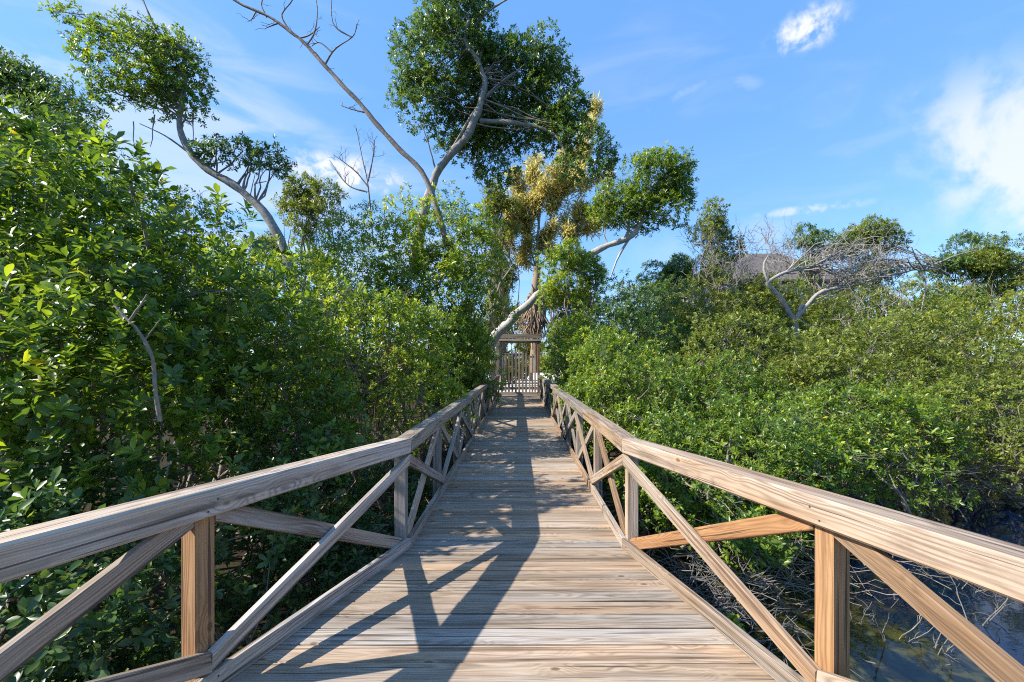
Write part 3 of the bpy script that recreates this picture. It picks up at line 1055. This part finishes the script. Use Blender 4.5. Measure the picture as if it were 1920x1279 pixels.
def feeder(tb, P, centres, rng, r, n):
    P = np.array(P)
    for c in centres[rng.permutation(len(centres))[:n]]:
        dd = np.linalg.norm(P - c, axis=1)
        dd[:len(P) // 4] += 50
        s = P[int(np.argmin(dd + rng.uniform(0, .6, len(P))))]
        tb.add(wander(s, c, 7, .10, rng), r, r * .3, 5)


# leaning tree at the upper left
rng = np.random.default_rng(41)
Y = 10.5
t = empty('leaning_tree', at(540, 480, Y), label='pale trunked tree leaning to the upper left with two leafy heads', cat='tree')
ln = smooth_line(trace([(580, 640), (535, 480), (505, 415), (455, 360), (385, 315), (352, 280), (338, 230), (342, 180), (348, 130), (350, 95)], Y), 40)
tb = Tubes()
tb.add(ln, .115, .045, 10)
cr1, c1 = foliage(t, crown_from([(250, 110, 95, 70), (320, 165, 75, 55), (215, 185, 50, 30), (180, 85, 45, 38), (120, 25, 28, 22), (345, 105, 40, 45), (335, 190, 55, 42), (280, 70, 50, 40)], Y), .24, .10, .44, M_MANG, rng, LEAF_LOW, fill=.3, low_cut=-.9, tint_shift=.06)
cr2, c2 = foliage(t, crown_from([(435, 290, 62, 30), (500, 305, 42, 32), (395, 280, 30, 24)], Y), .22, .10, .5, M_DARKLEAF, rng, LEAF_LOW, fill=.3, low_cut=-.9, tint_shift=.1)
feeder(tb, ln, np.concatenate([c1, c2]), rng, .028, 60)
for p in ([(352, 285), (310, 255), (262, 232)], [(338, 228), (300, 205), (245, 185)], [(310, 120), (295, 60), (262, -10)], [(300, 70), (280, 30), (262, -20)]):
    tb.add(smooth_line(trace(p, Y), 9), .028, .010, 5)
for p in ([(250, 228), (252, 272)], [(290, 215), (282, 275)], [(360, 210), (362, 265)], [(470, 375), (478, 330)], [(478, 345), (500, 340)]):
    tb.add(wander(trace(p, Y)[0], trace(p, Y)[1], 5, .05, rng), .016, .008, 5)
tb.build('trunk', M_PALEBARK, t)

# long bare limb across the sky
rng = np.random.default_rng(42)
Y = 12.0
t = empty('dead_tree', at(815, 420, Y), label='long bare dark limb reaching up across the sky beside the big crown', cat='dead tree')
tb = Tubes()
ln = smooth_line(trace([(838, 460), (800, 338), (745, 275), (690, 212), (640, 158), (600, 112), (560, 72), (515, 38), (440, 0), (380, -40)], Y), 46)
tb.add(ln, .085, .026, 8)
for p in ([(610, 120), (628, 92), (662, 68), (668, 45)], [(622, 98), (600, 80), (585, 86)], [(545, 60), (528, 30), (545, 5), (560, -20)], [(500, 32), (490, 8), (500, -15)],
          [(575, 85), (590, 60), (595, 20), (590, -15)], [(660, 70), (625, 45), (622, -10)], [(690, 212), (660, 205), (640, 198)], [(560, 72), (580, 66), (600, 50)], [(480, 22), (470, 40)], [(520, 44), (500, 52)]):
    br = smooth_line(trace(p, Y), 12)
    tb.add(br, .026, .009, 5)
    side_twigs(tb, br, rng, 3, .35, .009, .3, .3, 1)
side_twigs(tb, ln, rng, 16, .28, .010, .2, .25, 0)
tb.build('branch', M_DARKTWIG, t)

# big crown over the middle
rng = np.random.default_rng(43)
Y = 13.0
t = empty('tall_tree', at(790, 420, Y), label='big dark crowned tree with a curved pale trunk above the boardwalk', cat='tree')
tb = Tubes()
ln = smooth_line(trace([(775, 520), (795, 400), (815, 335), (850, 285), (885, 240), (900, 195), (910, 150), (893, 112), (872, 82), (880, 40)], Y, -.03), 44)
tb.add(ln, .155, .045, 11)
for p, r in (([(820, 330), (850, 275), (885, 215), (920, 172), (965, 135)], .055), ([(900, 228), (950, 230), (1000, 236), (1040, 255), (1060, 290)], .085), ([(880, 60), (905, 30), (940, 5), (975, -15)], .04),
             ([(907, 160), (900, 120), (905, 85)], .03), ([(905, 190), (950, 150), (985, 120)], .035), ([(1040, 255), (1030, 300)], .03), ([(820, 330), (800, 260), (785, 220)], .03), ([(870, 80), (878, 45), (860, 10)], .035)):
    tb.add(smooth_line(trace(p, Y, -.05), 16), r, r * .35, 7)
blobs = [(835, 120, 95, 95, .5), (800, 190, 66, 62, .4), (865, 30, 70, 60, .4), (985, 125, 75, 62, .5), (1035, 190, 58, 72, .5), (930, 165, 85, 85, 1.2), (960, 235, 85, 52, 1.0), (905, 275, 62, 48, 1.0),
         (1040, 250, 50, 50, .3), (1100, 290, 52, 56, 0), (870, 240, 70, 50, 1.2), (1075, 215, 40, 40, .2), (860, -40, 60, 40, .4), (930, 325, 40, 32, 1.0)]
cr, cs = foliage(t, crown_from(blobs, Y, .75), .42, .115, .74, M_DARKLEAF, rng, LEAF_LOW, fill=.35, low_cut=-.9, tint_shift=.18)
tb.build('trunk', M_PALEBARK, t)
tb = Tubes()
feeder(tb, ln, cs, rng, .022, 60)
tb.build('branch', M_BARK, t)
# leaning log with the rounded crown on the right
rng = np.random.default_rng(44)
Y = 18.5
t = empty('leaning_tree', at(880, 700, Y), label='leaning grey log rising above the gate to a rounded green head', cat='tree')
tb = Tubes()
ln = smooth_line(trace([(870, 745), (905, 668), (935, 622), (955, 602), (975, 583), (995, 565), (1015, 546), (1070, 500), (1130, 463), (1185, 440), (1205, 405), (1215, 370)], Y), 40)
tb.add(ln, .235, .09, 11)
tb.add(smooth_line(trace([(1172, 448), (1180, 425), (1172, 410)], Y), 6), .07, .04, 6)
tb.add(smooth_line(trace([(1185, 440), (1160, 480), (1145, 520)], Y), 6), .06, .03, 6)
cr, cs = foliage(t, crown_from([(1230, 345, 66, 60), (1170, 375, 55, 48), (1260, 390, 42, 50), (1205, 400, 55, 40), (1245, 315, 45, 36), (1140, 395, 28, 30), (1270, 345, 30, 32)], Y, .8), .48, .15, .62, M_MANG, rng, LEAF_LOW, fill=.3, low_cut=-.9)
feeder(tb, ln, cs, rng, .04, 50)
tb.build('trunk', M_LOG, t)

# feathery pale casuarina
rng = np.random.default_rng(45)
Y = 25.0
t = empty('casuarina_tree', at(1005, 640, Y), label='feathery pale yellow casuarina behind the gateway', cat='tree')
tb = Tubes()
tops = []
tb.add(smooth_line(trace([(1003, 650), (1007, 560), (1006, 500), (1012, 400), (1030, 310)], Y), 24), .17, .04, 9)
for p in ([(1006, 505), (985, 430), (975, 360)], [(1008, 480), (1045, 390), (1055, 290)], [(1006, 500), (1075, 440), (1090, 330)], [(1012, 430), (1000, 350), (1005, 300)], [(1045, 390), (1090, 300), (1112, 225)],
          [(1006, 500), (965, 470), (955, 400)], [(1075, 440), (1110, 420), (1125, 380)], [(1006, 490), (1030, 420), (1040, 350)]):
    br = smooth_line(trace(p, Y, .3), 14)
    tb.add(br, .055, .014, 6)
    tops.append(br[3:])
    for q in range(10):
        s = br[rng.integers(3, 14)]
        d = norm(rng.normal(0, .5, 3) + np.array([0, 0, .7]))
        w_ = wander(s, s + d * rng.uniform(.7, 1.7), 8, .1, rng)
        tb.add(w_, .025, .008, 4)
        tops.append(w_)
tb.build('trunk', M_PALEBARK, t)
Ptop = np.concatenate(tops)
doms = [((p[0], p[1], p[2] - .05), (.17, .17, .32)) for p in Ptop[rng.permutation(len(Ptop))[:300]]]
foliage(t, doms, .19, .46, .14, M_PALE, rng, LEAF_NEEDLE, per=7, fill=.2, low_cut=-1, upbias=-.25, keep_back=.7)

# background trees and house
BGR = 'trees far beyond the mangroves'
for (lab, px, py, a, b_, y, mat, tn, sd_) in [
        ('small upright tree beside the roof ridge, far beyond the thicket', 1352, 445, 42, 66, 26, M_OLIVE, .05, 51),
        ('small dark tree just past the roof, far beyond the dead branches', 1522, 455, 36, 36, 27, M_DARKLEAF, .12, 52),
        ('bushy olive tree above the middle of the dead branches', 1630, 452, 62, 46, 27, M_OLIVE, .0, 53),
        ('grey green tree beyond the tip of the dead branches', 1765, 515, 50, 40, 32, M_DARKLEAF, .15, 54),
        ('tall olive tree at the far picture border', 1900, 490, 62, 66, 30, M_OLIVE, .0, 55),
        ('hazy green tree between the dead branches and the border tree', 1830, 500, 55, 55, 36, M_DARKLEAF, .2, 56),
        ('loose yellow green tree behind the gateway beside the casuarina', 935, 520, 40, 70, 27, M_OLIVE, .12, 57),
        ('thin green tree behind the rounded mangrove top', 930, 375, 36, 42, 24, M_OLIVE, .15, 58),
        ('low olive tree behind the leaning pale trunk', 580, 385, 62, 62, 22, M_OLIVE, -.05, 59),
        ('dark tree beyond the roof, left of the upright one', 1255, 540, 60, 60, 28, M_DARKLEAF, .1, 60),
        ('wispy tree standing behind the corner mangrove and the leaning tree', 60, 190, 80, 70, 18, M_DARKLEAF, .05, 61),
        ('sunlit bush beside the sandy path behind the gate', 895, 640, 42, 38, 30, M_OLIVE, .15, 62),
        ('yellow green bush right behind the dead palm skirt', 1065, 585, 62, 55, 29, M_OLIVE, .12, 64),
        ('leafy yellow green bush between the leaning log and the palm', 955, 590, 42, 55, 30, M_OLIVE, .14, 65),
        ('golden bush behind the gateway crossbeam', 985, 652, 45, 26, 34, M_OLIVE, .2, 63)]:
    rng = np.random.default_rng(sd_)
    c = at(px, py, y)
    t = empty('background_tree', (c.x, y, -.1), label=lab, cat='tree', group=BGR)
    s = y / F
    dm = []
    for q in range(11):
        dm.append((c + Vector((rng.normal(0, a * s * .42), rng.normal(0, .5), (rng.normal(0, b_ * s * .40) if q < 7 else -rng.uniform(.6, 2.0) * b_ * s))), (a * s * rng.uniform(.3, .6), a * s * .5, b_ * s * rng.uniform(.3, .55))))
    cr, cs = foliage(t, dm, .42, .17, .56, mat, rng, LEAF_LOW, fill=.25, low_cut=-.9, tint_shift=tn, per=7)
    stems(t, (c.x, y, -.3), cs, rng, 4, .09, M_BARK, 0, 40, name='trunk', spread=.15)

# thin bare sapling by the cloud
rng = np.random.default_rng(65)
t = empty('bare_sapling', at(690, 420, 16), label='thin bare twiggy sapling against the small low cloud', cat='dead tree')
tb = Tubes()
for p in ([(700, 460), (690, 350), (680, 300), (668, 240)], [(690, 350), (665, 320), (625, 290)], [(690, 340), (700, 290), (702, 262)], [(688, 360), (650, 345), (618, 300)]):
    br = smooth_line(trace(p, 16), 14)
    tb.add(br, .035, .010, 5)
    side_twigs(tb, br, rng, 9, .55, .009, .6, .4, 2)
tb.build('branch', M_DARKTWIG, t)

# bleached dead tree on the right
rng = np.random.default_rng(66)
Y = 16.5
t = empty('dead_tree', at(1500, 640, Y), label='bleached dead tree with a mesh of bare twigs above the sunny thicket', cat='dead tree')
tb = Tubes()
lines = []
for p, r0, r1 in (([(1490, 700), (1492, 620), (1482, 590), (1455, 550), (1440, 530), (1470, 512), (1520, 500), (1578, 470)], .125, .035),
                  ([(1488, 605), (1515, 570), (1545, 545), (1600, 535), (1650, 520), (1700, 508), (1745, 500), (1780, 515)], .085, .022),
                  ([(1490, 612), (1500, 580), (1505, 570)], .09, .05), ([(1492, 596), (1520, 612), (1532, 610)], .05, .02), ([(1440, 530), (1432, 500), (1440, 478)], .06, .02),
                  ([(1720, 505), (1735, 530), (1730, 570), (1725, 590)], .04, .015), ([(1590, 480), (1540, 478), (1500, 470)], .03, .012), ([(1740, 502), (1790, 480), (1830, 470)], .03, .012)):
    br = smooth_line(trace(p, Y), 26)
    tb.add(br, r0, r1, 8)
    lines.append(br)
tb.build('trunk', M_DEAD, t)
tb = Tubes()
for q in range(85):
    s = at(rng.uniform(1500, 1690), rng.uniform(465, 545), Y + rng.uniform(-.6, .9))
    br = lines[1] if rng.random() < .6 else lines[0][14:]
    st = br[rng.integers(4, len(br) - 1)]
    W = wander(st, s, 10, .16, rng, .12)
    tb.add(W, .022, .008, 4)
    side_twigs(tb, W, rng, 4, .7, .009, .25, .35, 2)
for q in range(40):
    s = at(rng.uniform(1585, 1700), rng.uniform(560, 640), Y - 1.2 + rng.uniform(-.4, .5))
    W = wander(s, np.array(s) + rng.normal(0, .5, 3) + np.array([0, -.2, .2]), 6, .14, rng)
    tb.add(W, .014, .006, 4)
    side_twigs(tb, W, rng, 3, .45, .007, .2, .2, 2)
for q in range(100):
    s = at(rng.uniform(1290, 1490), rng.uniform(455, 545), Y + rng.uniform(1.0, 2.0))
    W = wander(s, np.array(s) + rng.normal(0, .5, 3) + np.array([0, 0, .5]), 6, .14, rng)
    tb.add(W, .014, .006, 4)
    side_twigs(tb, W, rng, 4, .6, .008, .5, .2, 2)
tw = tb.build('twigs', M_DEAD, t)
tw['kind'] = 'stuff'

# palm with a skirt of dead fronds behind the gateway
rng = np.random.default_rng(67)
Y = 23.5
t = empty('palm_tree', at(1003, 700, Y), label='trunk draped in brown dead fronds behind the gateway beam', cat='palm')
tb = Tubes()
tb.add(smooth_line(trace([(1004, 700), (1004, 620), (1005, 540), (1007, 500)], Y), 14), .28, .22, 10)
tb.build('trunk', M_FROND, t)
tb = Tubes()
for q in range(150):
    s = at(1004 + rng.normal(0, 9), rng.uniform(548, 590), Y - rng.uniform(0, .5))
    e = at(1003 + rng.normal(0, 17), rng.uniform(600, 640), Y - rng.uniform(.2, 1.1))
    tb.add(wander(s, e, 7, .06, rng, .05), .05, .018, 4)
sk = tb.build('frond_skirt', M_FROND, t)
sk['kind'] = 'stuff'

# house roof beyond
Y = 44.0
hs = empty('house', at(1430, 640, Y), label='house with a dark shingled hip roof showing above the thicket', cat='house')
M_ROOF, nt, b, o = material('roof_shingle')
geo = nt.n('ShaderNodeNewGeometry')
n1 = nt.noise(geo.outputs['Position'], 3.0, 6.0, .7)
nt.l(nt.mix(n1, (.075, .065, .06), (.15, .13, .12)), b.inputs['Base Color'])
b.inputs['Roughness'].default_value = .9
M_WALL, nt, b, o = material('house_wall')
nt.l(nt.mix(nt.noise(nt.n('ShaderNodeNewGeometry').outputs['Position'], 2.0, 3.0), (.22, .20, .17), (.28, .26, .22)), b.inputs['Base Color'])
a0, a1 = at(1262, 534, Y).x, at(1575, 534, Y).x
r0, r1 = at(1392, 483, Y).x, at(1478, 483, Y).x
ez, rzz = at(1400, 534, Y).z, at(1400, 482, Y + 3).z
me = bpy.data.meshes.new('roof')
me.from_pydata([(a0, Y - 3, ez), (a1, Y - 3, ez), (a1, Y + 6, ez), (a0, Y + 6, ez), (r0, Y + 1.5, rzz), (r1, Y + 1.5, rzz), (a0, Y - 3, ez - .2), (a1, Y - 3, ez - .2), (a1, Y + 6, ez - .2), (a0, Y + 6, ez - .2)], [],
               [(0, 1, 5, 4), (1, 2, 5), (2, 3, 4, 5), (3, 0, 4), (6, 7, 1, 0), (7, 8, 2, 1), (8, 9, 3, 2), (9, 6, 0, 3), (9, 8, 7, 6)])
link('roof', me, M_ROOF, hs)
me = bpy.data.meshes.new('wall')
x0, x1, y0, y1, z1 = a0 + .5, a1 - .5, Y - 2.5, Y + 5.5, ez - .2
me.from_pydata([(x0, y0, -.5), (x1, y0, -.5), (x1, y1, -.5), (x0, y1, -.5), (x0, y0, z1), (x1, y0, z1), (x1, y1, z1), (x0, y1, z1)], [], [(0, 1, 5, 4), (1, 2, 6, 5), (2, 3, 7, 6), (3, 0, 4, 7)])
link('wall', me, M_WALL, hs)

# far wood closing the view
rng = np.random.default_rng(70)
fw = empty('far_wood', (0, 60, 0), label='far wood closing the view behind the thicket', kind='stuff')
doms = []
for q in range(46):
    a_ = rng.uniform(-1.15, 1.15)
    d_ = rng.uniform(46, 70)
    x, y = d_ * math.sin(a_) * 1.1, d_ * math.cos(a_)
    if -4 < x - y * .02 < 5:
        h = 2.0
    else:
        h = rng.uniform(2.5, 4.2)
    if abs(x - at(1420, 0, 44).x) < 9 and y < 52:
        continue
    doms.append(((x, y + 6, h * .45), (rng.uniform(2.5, 4.5), 2.0, h * .62)))
foliage(fw, doms, 1.3, .55, .55, M_OLIVE, rng, LEAF_LOW, fill=.1, name='foliage', keep_back=.1)

# dead brushwood under the sunny rail and twigs standing in the water
rng = np.random.default_rng(71)
tb = Tubes()
for q in range(200):
    c = np.array([rng.normal(2.1, .32), rng.normal(4.5, .42), -1.0 + abs(rng.normal(0, .22))])
    d = norm(rng.normal(0, 1, 3) * np.array([1, 1, .45]))
    W = wander(c - d * rng.uniform(.2, .5), c + d * rng.uniform(.2, .6), 6, .12, rng)
    tb.add(W, rng.uniform(.003, .007), .002, 4)
o = tb.build('brushwood', M_BRUSH, None)
tb = Tubes()
for q in range(150):
    c = np.array([rng.normal(3.3, .75), rng.normal(5.2, .45), -1.02 + abs(rng.normal(0, .16))])
    d = norm(rng.normal(0, 1, 3) * np.array([1, 1, .5]))
    tb.add(wander(c - d * rng.uniform(.15, .5), c + d * rng.uniform(.2, .6), 6, .13, rng), rng.uniform(.003, .008), .002, 4)
tag(tb.build('root_tangle', M_BARK, None), 'dark tangle of roots and twigs at the shallow water edge', kind='stuff')
tag(o, 'tangle of grey dead brushwood lying under the sunny rail', kind='stuff')
TWG = 'bare dead twigs standing in the water'
for k_, (px, py, y, h, lab) in enumerate([(1660, 1190, 4.1, .42, 'forked pale twig in the water just past the orange post'), (1745, 1215, 3.9, .26, 'short curled twig in the water beside the forked one'),
                                          (1830, 1155, 4.3, .50, 'long slanting bare branch over the bluest water'), (1610, 1160, 4.4, .34, 'upright twig in the water against the orange post'),
                                          (1800, 1240, 3.75, .24, 'low bare twig in the water nearest the picture corner'), (1790, 1110, 5.0, .42, 'thin grey twig at the dark water edge below the sunny rail')]):
    rng = np.random.default_rng(80 + k_)
    b0 = at(px, py, y)
    b0.z = WATER_Z - .15
    t = empty('dead_twig', b0, label=lab, cat='twig', group=TWG)
    tb = Tubes()
    for q in range(3):
        d = norm(np.array([rng.normal(.3, .5), rng.normal(0, .4), .75]))
        W = wander(b0, np.array(b0) + d * (h + .2), 8, .045, rng)
        tb.add(W, .006, .003, 5)
        side_twigs(tb, W, rng, 4, h * .42, .0035, .4, .35, 1)
    tb.build('branch', M_BRUSH, t)

# leaf litter along the kick boards
rng = np.random.default_rng(93)
LV, LF, LT = [], [], []
T0, F0 = LEAF_MID
for q in range(150):
    if q < 70:
        x, y = XR - abs(rng.normal(0, .05)) - .01, rng.normal(8.6, .55)
    elif q < 110:
        x, y = XL + abs(rng.normal(0, .05)) + .01, rng.uniform(4, 15)
    else:
        x, y = rng.uniform(-.8, .8), rng.uniform(3.8, 18)
    a_ = rng.uniform(0, 6.28)
    sz = rng.uniform(.035, .075)
    b0 = len(LV)
    for p_ in T0:
        u, v_ = p_[0] * sz, p_[1] * sz
        LV.append((x + u * math.cos(a_) - v_ * math.sin(a_), y + u * math.sin(a_) + v_ * math.cos(a_), .006 + abs(p_[2]) * sz + rng.uniform(0, .006)))
        LT.append(0)
    for f in F0:
        LF.append(tuple(b0 + i_ for i_ in f))
me = bpy.data.meshes.new('leaf_litter')
me.from_pydata(LV, [], LF)
M_LITTER = bark('dead_leaf', (.22, .12, .055), (.36, .22, .11), 25.0)
tag(link('leaf_litter', me, M_LITTER), 'brown fallen leaves along the boardwalk edges', kind='stuff')

# bright seedling by the brushwood
rng = np.random.default_rng(90)
p = Vector((1.78, 3.62, -.75))
t = empty('seedling', p, label='bright green seedling growing up beside the sunny kick board', cat='seedling')
cr, cs = foliage(t, [(p, (.12, .12, .14))], .07, .075, .5, M_MANG, rng, LEAF_MID, tint_shift=.35, fill=.3)
tb = Tubes()
tb.add(wander((p.x, p.y, -1.1), p, 6, .06, rng), .008, .005, 5)
tb.build('stem', M_BARK, t)
print('leaf triangles', LEAF_TOTAL[0])
